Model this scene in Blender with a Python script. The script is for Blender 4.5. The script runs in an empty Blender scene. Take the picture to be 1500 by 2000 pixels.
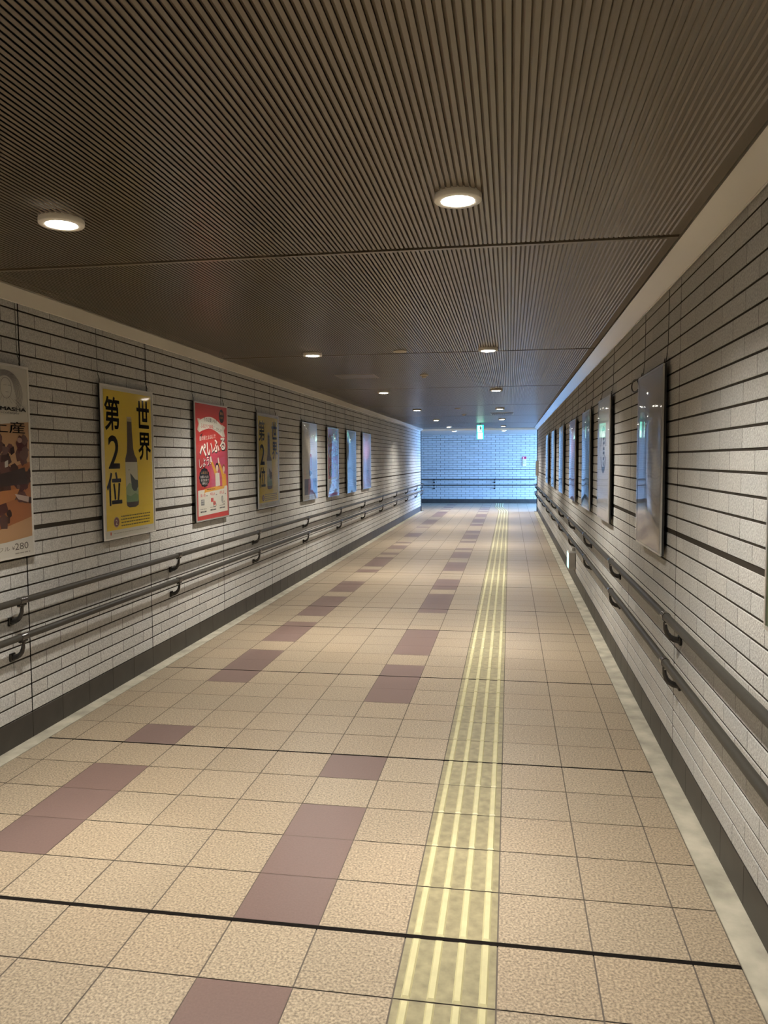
import bpy, math, random
import numpy as np
from mathutils import Vector, Matrix

random.seed(7)
SC = bpy.context.scene
C = SC.collection
PI = math.pi

# ------------------------------------------------------------ camera
CAMP = (1499.16, -6.79044e-02, 1.625932e-01, -5.96365e-03, 0.0312732, -2.4142239, 1.5694463)
def make_camera():
    F, p, y, r, cx, cy, h = CAMP
    cp, sp, cyw, syw = math.cos(p), math.sin(p), math.cos(y), math.sin(y)
    f = Vector((-syw * cp, cyw * cp, sp)); r0 = Vector((cyw, syw, 0)); u0 = r0.cross(f)
    ri = r0 * math.cos(r) + u0 * math.sin(r); u = -r0 * math.sin(r) + u0 * math.cos(r)
    m = Matrix(((ri.x, u.x, -f.x, cx), (ri.y, u.y, -f.y, cy), (ri.z, u.z, -f.z, h), (0, 0, 0, 1)))
    cam = bpy.data.cameras.new('camera'); cam.sensor_fit = 'VERTICAL'; cam.sensor_height = 36.0
    cam.lens = F * 36.0 / 2000.0; cam.clip_start = 0.02; cam.clip_end = 200
    o = bpy.data.objects.new('camera', cam); C.objects.link(o); o.matrix_world = m
    SC.camera = o
make_camera()

# ------------------------------------------------------------ world, exposure, daylight opening
SC.view_settings.view_transform = 'Standard'
SC.view_settings.look = 'None'
SC.view_settings.gamma = 1.0
SC.view_settings.use_curve_mapping = False
SC.view_settings.exposure = 0.88
SC.cycles.max_bounces = 10
SC.cycles.diffuse_bounces = 6
SC.cycles.glossy_bounces = 4
SC.cycles.transparent_max_bounces = 12
SC.cycles.caustics_reflective = False
SC.cycles.caustics_refractive = False
SC.cycles.sample_clamp_indirect = 6.0
SC.cycles.use_denoising = True

SKY_COL = (0.20, 0.455, 1.0)
SKY_STR = 45.0
LAMP_COL = (1.0, 0.94, 0.85)
LAMP_W = 97.0
W = bpy.data.worlds.new('world'); SC.world = W; W.use_nodes = True
bg = W.node_tree.nodes['Background']; bg.inputs[0].default_value = (*SKY_COL, 1); bg.inputs[1].default_value = SKY_STR

# ------------------------------------------------------------ sizes (metres)
XL, XR = -2.65, 0.845          # brick faces of the side walls
Y0, Y1, YF = -8.5, 20.9, 25.2  # back end, corner of the crossing, far wall
H = 2.487
HC = 2.44      # underside of the crossing ceiling and outer edge of the sloped trim
XCL, XCR = -6.0, 4.7           # the crossing passage: closed end, open end
Z0, DZ = 0.149, 0.0805

# ------------------------------------------------------------ materials
def mat(name, col, rough=0.6, metal=0.0, spec=0.5, coat=0.0, noise=None, bump=None, tint=False, emit=None):
    m = bpy.data.materials.new(name); m.use_nodes = True
    nt = m.node_tree; b = nt.nodes['Principled BSDF']
    b.inputs['Base Color'].default_value = (*col, 1); b.inputs['Roughness'].default_value = rough
    b.inputs['Metallic'].default_value = metal; b.inputs['Specular IOR Level'].default_value = spec
    b.inputs['Coat Weight'].default_value = coat; b.inputs['Coat Roughness'].default_value = 0.05
    if emit:
        b.inputs['Emission Color'].default_value = (*emit[0], 1); b.inputs['Emission Strength'].default_value = emit[1]
    tc = nt.nodes.new('ShaderNodeTexCoord')
    sock = None
    if noise:
        sc, amt = noise[0], noise[1]
        n = nt.nodes.new('ShaderNodeTexNoise'); n.inputs['Scale'].default_value = sc
        n.inputs['Detail'].default_value = noise[2] if len(noise) > 2 else 4
        nt.links.new(tc.outputs['Object'], n.inputs['Vector'])
        mr = nt.nodes.new('ShaderNodeMapRange'); mr.inputs[1].default_value = 0.3; mr.inputs[2].default_value = 0.7
        mr.inputs[3].default_value = 1 - amt; mr.inputs[4].default_value = 1 + amt
        nt.links.new(n.outputs['Fac'], mr.inputs[0])
        mx = nt.nodes.new('ShaderNodeMix'); mx.data_type = 'RGBA'; mx.blend_type = 'MULTIPLY'; mx.inputs[0].default_value = 1
        mx.inputs[6].default_value = (*col, 1); nt.links.new(mr.outputs[0], mx.inputs[7]); sock = mx.outputs[2]
    if tint:
        a = nt.nodes.new('ShaderNodeAttribute'); a.attribute_name = 'tint'
        mx = nt.nodes.new('ShaderNodeMix'); mx.data_type = 'RGBA'; mx.blend_type = 'MULTIPLY'; mx.inputs[0].default_value = 1
        if sock: nt.links.new(sock, mx.inputs[6])
        else: mx.inputs[6].default_value = (*col, 1)
        nt.links.new(a.outputs['Color'], mx.inputs[7]); sock = mx.outputs[2]
    if sock: nt.links.new(sock, b.inputs['Base Color'])
    if bump:
        n = nt.nodes.new('ShaderNodeTexNoise'); n.inputs['Scale'].default_value = bump[0]; n.inputs['Detail'].default_value = 5
        nt.links.new(tc.outputs['Object'], n.inputs['Vector'])
        bp = nt.nodes.new('ShaderNodeBump'); bp.inputs['Strength'].default_value = bump[1]; bp.inputs['Distance'].default_value = bump[2]
        nt.links.new(n.outputs['Fac'], bp.inputs['Height']); nt.links.new(bp.outputs[0], b.inputs['Normal'])
    return m

M = {
 'brick': mat('grey_brick', (0.475, 0.468, 0.445), 0.75, noise=(130, 0.24, 4), bump=(90, 0.9, 0.006), tint=True),
 'mortar': mat('dark_mortar', (0.045, 0.038, 0.030), 0.95, spec=0.1),
 'reveal': mat('groove_lining', (0.15, 0.135, 0.115), 0.6),
 'skirt': mat('dark_skirting_tile', (0.038, 0.033, 0.027), 0.45, noise=(9, 0.2), tint=True),
 'tile': mat('beige_floor_tile', (0.312, 0.248, 0.172), 0.40, noise=(120, 0.5, 2), bump=(110, 0.5, 0.003), tint=True),
 'tile_dark': mat('brown_floor_tile', (0.165, 0.108, 0.092), 0.40, noise=(140, 0.08), bump=(95, 0.2, 0.002), tint=True),
 'grout': mat('grey_grout', (0.115, 0.095, 0.075), 0.85),
 'joint': mat('black_joint_sealant', (0.010, 0.008, 0.007), 0.9, spec=0.05),
 'tactile': mat('yellow_tactile_tile', (0.27, 0.235, 0.135), 0.5, noise=(24, 0.26, 6), tint=True),
 'tactile_bar': mat('pale_yellow_bar', (0.50, 0.46, 0.26), 0.45, noise=(20, 0.08)),
 'cement': mat('cement_strip', (0.40, 0.37, 0.29), 0.8, noise=(7, 0.3, 8), bump=(60, 0.3, 0.002)),
 'ceil': mat('brown_ribbed_metal', (0.172, 0.139, 0.098), 0.29, spec=0.8),
 'void': mat('dark_void', (0.02, 0.018, 0.015), 0.9),
 'trim': mat('off_white_trim', (0.60, 0.57, 0.50), 0.16, spec=1.0),
 'lip': mat('trim_lip', (0.78, 0.74, 0.66), 0.3, spec=0.6),
 'plaster': mat('white_ceiling_board', (0.40, 0.40, 0.39), 0.6),
 'rail': mat('dark_grey_rail', (0.045, 0.041, 0.033), 0.48, spec=0.3, noise=(30, 0.05)),
 'black': mat('black_metal', (0.012, 0.010, 0.009), 0.25, spec=0.6),
 'collar': mat('black_gloss_collar', (0.04, 0.034, 0.03), 0.12, spec=0.9),
 'ring': mat('cream_light_ring', (0.90, 0.86, 0.78), 0.45),
 'lamp': mat('lamp_lens', (1, 1, 1), 0.5, emit=((1.0, 0.93, 0.80), 34.0)),
 'cream': mat('cream_plastic', (0.55, 0.48, 0.38), 0.5),
 'silver': mat('silver_frame', (0.62, 0.61, 0.58), 0.28, metal=0.6),
 'white_frame': mat('white_frame', (0.75, 0.73, 0.68), 0.35),
 'side': mat('black_board_edge', (0.02, 0.02, 0.02), 0.5),
 'wire': mat('dark_wire', (0.03, 0.024, 0.02), 0.5),
 'grey_box': mat('grey_box', (0.30, 0.27, 0.25), 0.4),
 'steel': mat('brushed_steel', (0.42, 0.40, 0.37), 0.3, metal=0.7),
 'aqua': mat('aqua_light_panel', (0.3, 0.8, 0.75), 0.3, emit=((0.42, 1.0, 0.88), 1.6)),
 'green_lit': mat('green_lit_panel', (0.0, 0.5, 0.35), 0.3, emit=((0.02, 0.80, 0.52), 1.5)),
 'white_lit': mat('white_lit_panel', (1, 1, 1), 0.3, emit=((0.78, 1.0, 0.93), 2.2)),
}
_art = {}
def art(col, rough=0.35):
    k = tuple(round(c, 3) for c in col)
    if k not in _art: _art[k] = mat('poster_ink', col, rough)
    return _art[k]

def film_mat(name, f0, tintc=(1, 1, 1), rough=0.05, amt=1.0):
    m = bpy.data.materials.new(name); m.use_nodes = True; nt = m.node_tree
    for n in list(nt.nodes): nt.nodes.remove(n)
    out = nt.nodes.new('ShaderNodeOutputMaterial'); mix = nt.nodes.new('ShaderNodeMixShader')
    t = nt.nodes.new('ShaderNodeBsdfTransparent'); g = nt.nodes.new('ShaderNodeBsdfGlossy')
    g.inputs['Roughness'].default_value = rough; g.inputs['Color'].default_value = (*tintc, 1)
    fr = nt.nodes.new('ShaderNodeFresnel'); fr.inputs['IOR'].default_value = f0
    mu = nt.nodes.new('ShaderNodeMath'); mu.operation = 'MULTIPLY'; mu.inputs[1].default_value = amt; mu.use_clamp = True
    nt.links.new(fr.outputs[0], mu.inputs[0]); nt.links.new(mu.outputs[0], mix.inputs[0])
    nt.links.new(t.outputs[0], mix.inputs[1]); nt.links.new(g.outputs[0], mix.inputs[2]); nt.links.new(mix.outputs[0], out.inputs[0])
    return m
M['film'] = film_mat('clear_film', 1.5, amt=0.85)
M['flat_film'] = film_mat('taut_clear_film', 1.5, amt=0.5)
M['hatch'] = mat('beige_hatch_frame', (0.36, 0.31, 0.24), 0.4)

# ------------------------------------------------------------ mesh builder
class MB:
    def __init__(s): s.v = []; s.f = []; s.m = []; s.t = []; s.mats = []; s.smooth = []
    def mi(s, m):
        if m not in s.mats: s.mats.append(m)
        return s.mats.index(m)
    def face(s, pts, m, tint=(1, 1, 1), smooth=False):
        b = len(s.v); s.v += [tuple(p) for p in pts]; s.f.append(tuple(range(b, b + len(pts))))
        s.m.append(s.mi(m)); s.t.append(tint); s.smooth.append(smooth)
    def poly(s, verts, faces, m, tint=(1, 1, 1), smooth=False):
        b = len(s.v); s.v += [tuple(p) for p in verts]; i = s.mi(m)
        for f in faces:
            s.f.append(tuple(b + k for k in f)); s.m.append(i); s.t.append(tint); s.smooth.append(smooth)
    def box(s, x0, x1, y0, y1, z0, z1, m, tint=(1, 1, 1), bev=0.0):
        if bev <= 0:
            v = [(x0,y0,z0),(x1,y0,z0),(x1,y1,z0),(x0,y1,z0),(x0,y0,z1),(x1,y0,z1),(x1,y1,z1),(x0,y1,z1)]
            s.poly(v, [(3,2,1,0),(4,5,6,7),(0,1,5,4),(1,2,6,5),(2,3,7,6),(3,0,4,7)], m, tint); return
        b = min(bev, (x1-x0)/2.01, (y1-y0)/2.01, (z1-z0)/2.01)
        X = (x0, x1); Y = (y0, y1); Z = (z0, z1); v = []; idx = {}
        for a in (0, 1):
            for c in (0, 1):
                for d in (0, 1):
                    sx, sy, sz = (b if a == 0 else -b), (b if c == 0 else -b), (b if d == 0 else -b)
                    idx[a,c,d,0] = len(v); v.append((X[a], Y[c]+sy, Z[d]+sz))
                    idx[a,c,d,1] = len(v); v.append((X[a]+sx, Y[c], Z[d]+sz))
                    idx[a,c,d,2] = len(v); v.append((X[a]+sx, Y[c]+sy, Z[d]))
        f = []
        for a in (0, 1): q = [idx[a,0,0,0], idx[a,1,0,0], idx[a,1,1,0], idx[a,0,1,0]]; f.append(q if a else q[::-1])
        for c in (0, 1): q = [idx[0,c,0,1], idx[1,c,0,1], idx[1,c,1,1], idx[0,c,1,1]]; f.append(q[::-1] if c else q)
        for d in (0, 1): q = [idx[0,0,d,2], idx[1,0,d,2], idx[1,1,d,2], idx[0,1,d,2]]; f.append(q if d else q[::-1])
        for a in (0, 1):
            for c in (0, 1): q = [idx[a,c,0,0], idx[a,c,0,1], idx[a,c,1,1], idx[a,c,1,0]]; f.append(q if a == c else q[::-1])
        for a in (0, 1):
            for d in (0, 1): q = [idx[a,0,d,0], idx[a,1,d,0], idx[a,1,d,2], idx[a,0,d,2]]; f.append(q if a != d else q[::-1])
        for c in (0, 1):
            for d in (0, 1): q = [idx[0,c,d,1], idx[1,c,d,1], idx[1,c,d,2], idx[0,c,d,2]]; f.append(q if c == d else q[::-1])
        for a in (0, 1):
            for c in (0, 1):
                for d in (0, 1):
                    q = [idx[a,c,d,0], idx[a,c,d,1], idx[a,c,d,2]]; f.append(q if (a+c+d) % 2 == 1 else q[::-1])
        s.poly(v, f, m, tint)
    def tube(s, path, r, m, n=16, caps=True, tint=(1, 1, 1)):
        P = [Vector(p) for p in path]; rr = r if isinstance(r, (list, tuple)) else [r] * len(P)
        v = []; prev = None
        for i, p in enumerate(P):
            d = (P[min(i+1, len(P)-1)] - P[max(i-1, 0)]).normalized()
            if prev is None: a = d.cross(Vector((0, 0, 1)) if abs(d.z) < .9 else Vector((1, 0, 0))).normalized()
            else: a = (prev - d * prev.dot(d)).normalized()
            prev = a; b = d.cross(a)
            for k in range(n):
                t = 2 * PI * k / n; v.append(tuple(p + (a * math.cos(t) + b * math.sin(t)) * rr[i]))
        f = [(i*n+k, i*n+(k+1) % n, (i+1)*n+(k+1) % n, (i+1)*n+k) for i in range(len(P)-1) for k in range(n)]
        s.poly(v, f, m, tint, smooth=True)
        if caps:
            s.poly(v[:n], [tuple(range(n))[::-1]], m, tint); s.poly(v[-n:], [tuple(range(n))], m, tint)
    def lathe(s, prof, m, n=40, origin=(0, 0, 0), smooth=True):
        v = []; ox, oy, oz = origin
        for (r, z) in prof:
            for k in range(n):
                t = 2*PI*k/n; v.append((ox + r*math.cos(t), oy + r*math.sin(t), oz + z))
        f = [(i*n+k, i*n+(k+1) % n, (i+1)*n+(k+1) % n, (i+1)*n+k) for i in range(len(prof)-1) for k in range(n)]
        s.poly(v, f, m, smooth=smooth)
    def build(s, name, parent=None, loc=None, mat4=None):
        me = bpy.data.meshes.new(name)
        V = s.v
        if mat4 is not None: V = [tuple(mat4 @ Vector(p)) for p in V]
        me.from_pydata(V, [], s.f)
        for m in s.mats: me.materials.append(m)
        me.polygons.foreach_set('material_index', s.m); me.polygons.foreach_set('use_smooth', s.smooth)
        if any(t != (1, 1, 1) for t in s.t):
            ca = me.color_attributes.new('tint', 'FLOAT_COLOR', 'CORNER'); arr = []
            for f, t in zip(s.f, s.t): arr += [t[0], t[1], t[2], 1.0] * len(f)
            ca.data.foreach_set('color', arr)
        else:
            ca = me.color_attributes.new('tint', 'FLOAT_COLOR', 'POINT')
            ca.data.foreach_set('color', [1.0] * (4 * len(V)))
        me.update()
        o = bpy.data.objects.new(name, me); C.objects.link(o)
        if parent is not None: o.parent = parent
        if loc is not None: o.location = loc
        return o

def empty(name, loc=(0, 0, 0)):
    o = bpy.data.objects.new(name, None); C.objects.link(o); o.location = loc; o.empty_display_size = 0.1; return o
def tag(o, label=None, cat=None, group=None, kind=None):
    if label: o['label'] = label
    if cat: o['category'] = cat
    if group: o['group'] = group
    if kind: o['kind'] = kind
    return o
def struct(o, label=None): o['kind'] = 'structure'; return tag(o, label, None)
def copy_tree(o, parent=None):
    c = o.copy(); C.objects.link(c); c.parent = parent
    for ch in list(o.children): copy_tree(ch, c)
    return c
def g(v=1.0, a=0.05):
    k = v * (1 + random.uniform(-a, a)); w = random.uniform(-0.012, 0.012)
    return (k * (1 + w), k, k * (1 - w))

# ------------------------------------------------------------ floor (tiles as real faces over a grout bed)
T = 0.3
rows = [float(j) for j in range(-30, 10)] + [10.03, 11.06, 12.1, 13.12, 14.15, 15.17, 15.81, 16.79, 17.81, 18.5, 19.48, 20.5, 21.53,
        22.56, 23.46, 24.19, 25.25, 26.2, 26.9, 27.8, 28.85, 29.85, 30.85, 31.9, 32.5, 33.6, 34.56, 35.24, 36.3, 37.2, 38.2,
        39.35, 40.2, 41.3, 42.3, 43.4, 44.5, 45.5, 46.2, 47.3, 48.4]
while rows[-1] < 83: rows.append(rows[-1] + 1.02)
rows = [r for r in rows if r * T < YF - 0.02] + [YF / T]
thick = {-25, -20, -15, -10, -5, 0, 5, 10.03, 15.17, 18.5, 23.46, 26.9, 31.9, 36.3, 41.3}
dark_r = [(-18, -16), (-13, -10), (-7, -4), (-3, -1), (0, 3), (4, 5), (8, 11.06), (12.1, 15.17), (17.81, 21.53), (22.56, 25.25), (27.8, 30.85), (32.5, 35.24),
          (36.3, 37.2), (40.2, 41.3), (42.3, 45.5), (46.2, 48.4), (52, 53.6), (54.8, 59.3), (61, 65), (68, 69), (71, 73), (75, 76), (78.5, 80)]
dark_l = [(-17, -14), (-12, -9), (-6, -3), (1, 4), (5, 6), (9, 12.1), (13.12, 15.81), (16.79, 20.5), (21.53, 24.19), (26.9, 27.8), (28.85, 32.5), (33.6, 34.56),
          (36.3, 38.2), (39.35, 40.2), (43.4, 46.2), (50.3, 51.5), (53.4, 58), (61.7, 68), (71, 72.5), (74, 76), (79, 81)]
def indark(j, lst): return any(a - 0.05 <= j < b - 0.05 for a, b in lst)
fl = MB()
fl.box(XL - 0.05, XR + 0.05, Y0, Y1, -0.12, -0.0025, M['grout'])
fl.box(XCL, XCR + 4, Y1, YF, -0.12, -0.0025, M['grout'])
xedge = [XL + 0.095] + [i * T for i in range(-8, 3)] + [XR - 0.1]
GT = 0.0026
def JW(a): return (0.0105 if a == 0 else 0.0075) if a in thick else GT
def flat(x0, x1, y0, y1, z, m, tint): fl.face([(x0,y0,z),(x1,y0,z),(x1,y1,z),(x0,y1,z)], m, tint)
for a, b in zip(rows[:-1], rows[1:]):
    ya, yb = a * T, b * T; ym = (ya + yb) / 2
    ga = JW(a); gb = JW(b)
    cross = ym > Y1
    xs = xedge if not cross else [i * T for i in range(-20, 19)]
    for x0, x1 in zip(xs[:-1], xs[1:]):
        xm = (x0 + x1) / 2
        if -0.29 < xm < 0 and not cross: continue          # tactile strip lies here
        dk = (-0.9 < xm < -0.6 and indark(a, dark_r)) or (-2.1 < xm < -1.8 and indark(a, dark_l))
        if dk: flat(x0 + 0.001, x1 - 0.001, ya + (ga if ga > .003 else .0012), yb - (gb if gb > .003 else .0012), 0, M['tile_dark'], g(1, .06))
        else: flat(x0 + GT, x1 - GT, ya + ga, yb - gb, 0, M['tile'], g(1, .045))
    if a in thick and not cross:
        for (x0, x1) in ((XL + 0.095, XR - 0.1),):
            fl.box(x0, x1, ya - ga - .0004, ya + ga + .0004, -0.0024, -0.001, M['joint'])
struct(fl.build('floor'))
kl = MB(); kl.box(XL, XL + 0.093, Y0, Y1, -0.02, 0.002, M['cement'])
struct(kl.build('trim_1'))
kr = MB(); kr.box(XR - 0.098, XR, Y0, Y1, -0.02, 0.002, M['cement'])
struct(kr.build('trim_2'))

# tactile paving: bed tiles and four raised bars, the far end swerving left across the passage
tp = empty('tactile_paving', (0, 0, 0))
tag(tp, 'yellow tactile paving strip with four raised bars running down the tiled floor', 'tactile paving')
bed = MB(); bars = [MB() for _ in range(4)]
def xshift(y):
    if y <= 20.8: return 0.0
    t = min(1, (y - 20.8) / 2.6); t = t * t * (3 - 2 * t); return -0.17 * t
for a, b in zip(rows[:-1], rows[1:]):
    ya, yb = a * T, b * T
    if yb - ya < 0.05: continue
    ga = JW(a)
    sa, sb = xshift(ya), xshift(yb); z = 0.0008 if ya > Y1 - 0.3 else 0.0
    bed.face([(-T+GT+sa, ya+ga, z), (-GT+sa, ya+ga, z), (-GT+sb, yb-JW(b), z), (-T+GT+sb, yb-JW(b), z)], M['tactile'], g(1, .07))
    # pale worn margins of each tile
    for k in range(4):
        xc = -T + 0.0375 + 0.075 * k; h, wb, wt = 0.005, 0.0135, 0.0085
        y0, y1 = ya + max(0.006, ga), yb - max(0.004, JW(b)); x0, x1 = xc + sa, xc + sb
        v = [(x0-wb,y0,z),(x0+wb,y0,z),(x1+wb,y1,z),(x1-wb,y1,z),(x0-wt,y0+.006,z+h),(x0+wt,y0+.006,z+h),(x1+wt,y1-.006,z+h),(x1-wt,y1-.006,z+h)]
        bars[k].poly(v, [(4,5,6,7),(0,1,5,4),(1,2,6,5),(2,3,7,6),(3,0,4,7)], M['tactile_bar'])
bed.build('paving_bed', tp)
for k in range(4): bars[k].build('raised_bar', tp)

# ------------------------------------------------------------ brick walls
JH = 0.0048   # half the height of a bed joint
def brick_wall(mb, P, A, N, L, off, full_parity, seed_panel=True, zr=29, groove=13, vj=0.0015):
    """P start point at floor level on the brick face, A unit along, N unit normal into the room"""
    P, A, N = Vector(P), Vector(A), Vector(N); U = Vector((0, 0, 1))
    flip = A.cross(U).dot(N) < 0
    def quadbox(s0, s1, z0, z1, d, ch, m, tint):
        def pt(s, z, n): return P + A * s + U * z + N * n
        o = [pt(s0,z0,-d), pt(s1,z0,-d), pt(s1,z1,-d), pt(s0,z1,-d), pt(s0,z0,-ch), pt(s1,z0,-ch), pt(s1,z1,-ch), pt(s0,z1,-ch),
             pt(s0+ch,z0+ch,0), pt(s1-ch,z0+ch,0), pt(s1-ch,z1-ch,0), pt(s0+ch,z1-ch,0)]
        F = [(8,9,10,11),(4,5,9,8),(5,6,10,9),(6,7,11,10),(7,4,8,11),(0,1,5,4),(1,2,6,5),(2,3,7,6),(3,0,4,7)]
        if flip: F = [f[::-1] for f in F]
        mb.poly(o, F, m, tint)
    s = -((-off) % 1.5) if off else 0.0
    # panels
    starts = []; x = off
    while x > 0: x -= 1.5
    while x < L: starts.append(x); x += 1.5
    for p0 in starts:
        if seed_panel and 0.01 < p0 < L - 0.01:           # sealed movement joint, full height
            q = [P + A * (p0 + a_) + U * z_ - N * .0008 for a_, z_ in ((-.006, 0), (.006, 0), (.006, HC), (-.006, HC))]
            mb.face(q[::-1] if flip else q, M['joint'])
        for k in range(zr):
            z0 = Z0 + k * DZ; z1 = z0 + DZ
            ga = JH if k != groove else 0.013; gb = JH if k + 1 != groove else 0.013
            e = [0, .3, .6, .9, 1.2, 1.5] if (k % 2 == full_parity) else ([0, .15, .45, .75, 1.05, 1.35, 1.5] if seed_panel else [.15, .45, .75, 1.05, 1.35, 1.65])
            for a in e[(1 if seed_panel else 0):-1]:      # head joints, pointed almost flush
                s0 = p0 + a
                if 0.01 < s0 < L - 0.01:
                    q = [P + A * (s0 - vj - .0015) + U * (z0 + ga) - N * .0009, P + A * (s0 + vj + .0015) + U * (z0 + ga) - N * .0009,
                         P + A * (s0 + vj + .0015) + U * (z1 - gb) - N * .0009, P + A * (s0 - vj - .0015) + U * (z1 - gb) - N * .0009]
                    mb.face(q[::-1] if flip else q, M['mortar'])
            for i, (a, b) in enumerate(zip(e[:-1], e[1:])):
                sa, sb = p0 + a, p0 + b
                la = 0.0042 if a == 0 and seed_panel else vj; lb = 0.0042 if b == 1.5 and seed_panel else vj
                sa, sb = max(0, sa + la), min(L, sb - lb)
                if sb - sa < 0.02: continue
                quadbox(sa, sb, z0 + ga, z1 - gb, 0.006, 0.0015, M['brick'], g(1, .075))
    # skirting tiles
    x = off
    while x > 0: x -= 0.3
    while x < L:
        a, b = max(0, x + .0012), min(L, x + .3 - .0012)
        if b - a > 0.01: quadbox(a, b, 0.0, Z0 - 0.002, 0.006, 0.001, M['skirt'], g(1, .12))
        x += 0.3
def backing(mb, x0, x1, y0, y1, m=None): mb.box(x0, x1, y0, y1, -0.05, H + 0.15, m or M['mortar'])

wl = MB(); brick_wall(wl, (XL, Y0, 0), (0, 1, 0), (1, 0, 0), Y1 - Y0, (0 - Y0) % 1.5, 0)
brick_wall(wl, (XL, Y1, 0), (-1, 0, 0), (0, 1, 0), XL - XCL, 0, 0)
backing(wl, XL - 0.3, XL - 0.0045, Y0, Y1 - 0.0045)
backing(wl, XCL, XL - 0.3, Y1 - 0.3, Y1 - 0.0045)
struct(wl.build('wall_left'))
wr = MB(); brick_wall(wr, (XR, Y0, 0), (0, 1, 0), (-1, 0, 0), Y1 - Y0, (0.045 - Y0) % 1.5, 1)
brick_wall(wr, (XR, Y1, 0), (1, 0, 0), (0, 1, 0), XCR - XR, 0, 0)
backing(wr, XR + 0.0045, XR + 0.3, Y0, Y1 - 0.0045)
backing(wr, XR + 0.3, XCR, Y1 - 0.3, Y1 - 0.0045)
struct(wr.build('wall_right'))
wf = MB(); brick_wall(wf, (XCL, YF, 0), (1, 0, 0), (0, -1, 0), XCR - XCL, 0.12, 1, seed_panel=False, vj=0.0045)
wf.box(XCL, XCR, YF + 0.0045, YF + 0.3, -0.05, H + 0.15, M['mortar'])
struct(wf.build('wall_far'))
we = MB(); brick_wall(we, (XCL, Y1, 0), (0, 1, 0), (1, 0, 0), YF - Y1, 0, 0); we.box(XCL - 0.3, XCL - 0.0045, Y1 - 0.3, YF + 0.3, -0.05, H + 0.15, M['mortar'])
struct(we.build('wall_passage_end'))
wb = MB(); brick_wall(wb, (XL, Y0, 0), (1, 0, 0), (0, 1, 0), XR - XL, 0, 0); wb.box(XL - 0.3, XR + 0.3, Y0 - 0.3, Y0 - 0.0045, -0.05, H + 0.15, M['mortar'])
struct(wb.build('wall_back'))
og = MB(); og.box(XCR, XCR + 5, Y1 - 4, YF + 4, -0.2, -0.005, M['cement']); struct(og.build('trim_3'))

# dark corner guards at the mouth of the corridor
for nm, x0, x1 in (('trim_4', XL - 0.004, XL + 0.022), ('trim_5', XR - 0.022, XR + 0.004)):
    q = MB(); q.box(x0, x1, Y1 - 0.03, Y1 + 0.012, 0.002, HC - 0.002, M['black'], bev=0.003)
    q.box(min(x0, x1) - (0.0 if x0 < -1 else 0.07), max(x0, x1) + (0.07 if x0 < -1 else 0.0), Y1 - 0.05, Y1 + 0.02, 0.001, 0.012, M['black'], bev=0.002)
    struct(q.build(nm))

# ------------------------------------------------------------ ceiling
XPL, XPR, YP = -2.528, 0.718, 20.86
ce = MB(); PT = 0.0200; RISE = 0.0058
ends = [-8.5, -5.55, -2.28, 0.983, 4.257, 7.50, 10.83, 14.06, 17.27, 20.6, YP]
nrib = int((XPR - XPL) / PT)
for a, b in zip(ends[:-1], ends[1:]):
    ya, yb = a + 0.017, b - 0.016
    prof = [(XPL, H)]
    x = XPL + 0.018
    prof.append((x, H))
    blades = []
    while x + PT < XPR - 0.012:
        # blades slope gently; the upright gap behind each one opens into the dark void above
        blades.append(x)
        x += PT
    for x0, x1, h0 in [(XPL, XPL + 0.018, 0.0), (x, XPR, 0.0)] + [(bx, bx + PT, RISE) for bx in blades]:
        xm, hm = x0 + (x1 - x0) * 0.42, 0.0
        v = [(x0, ya, H + h0), (xm, ya, H + hm), (x1, ya, H), (x1, yb, H), (xm, yb, H + hm), (x0, yb, H + h0)]
        v += [(p[0], p[1], p[2] + 0.0012) for p in v]
        ce.poly(v, [(0,1,4,5),(1,2,3,4),(11,10,7,6),(10,9,8,7),(2,8,9,3),(0,5,11,6),(0,6,7,1),(1,7,8,2),(3,9,10,4),(4,10,11,5)], M['ceil'])
    # closing strip along the leading edge and the folded sides of the tray
    ce.box(XPL, XPR, ya - 0.001, ya + 0.022, H - 0.0006, H + 0.014, M['ceil'])
    ce.box(XPL - 0.001, XPL, ya, yb, H, H + 0.04, M['ceil']); ce.box(XPR, XPR + 0.001, ya, yb, H, H + 0.04, M['ceil'])
ce.box(XL - 0.3, XR + 0.3, Y0 - 0.3, YP, H + 0.05, H + 0.15, M['void'])
struct(ce.build('ceiling'))
cp = MB()   # plain boards over the crossing, with a shadow gap
for a, b in ((Y1 + 0.10, 21.68), (21.70, YF - 0.006)): cp.box(XCL, XCR, a, b, HC, HC + 0.10, M['plaster'])
cp.box(XCL - .3, XCR, Y1 - 0.3, YF + 0.3, HC + 0.101, HC + 0.15, M['void'])
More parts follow.
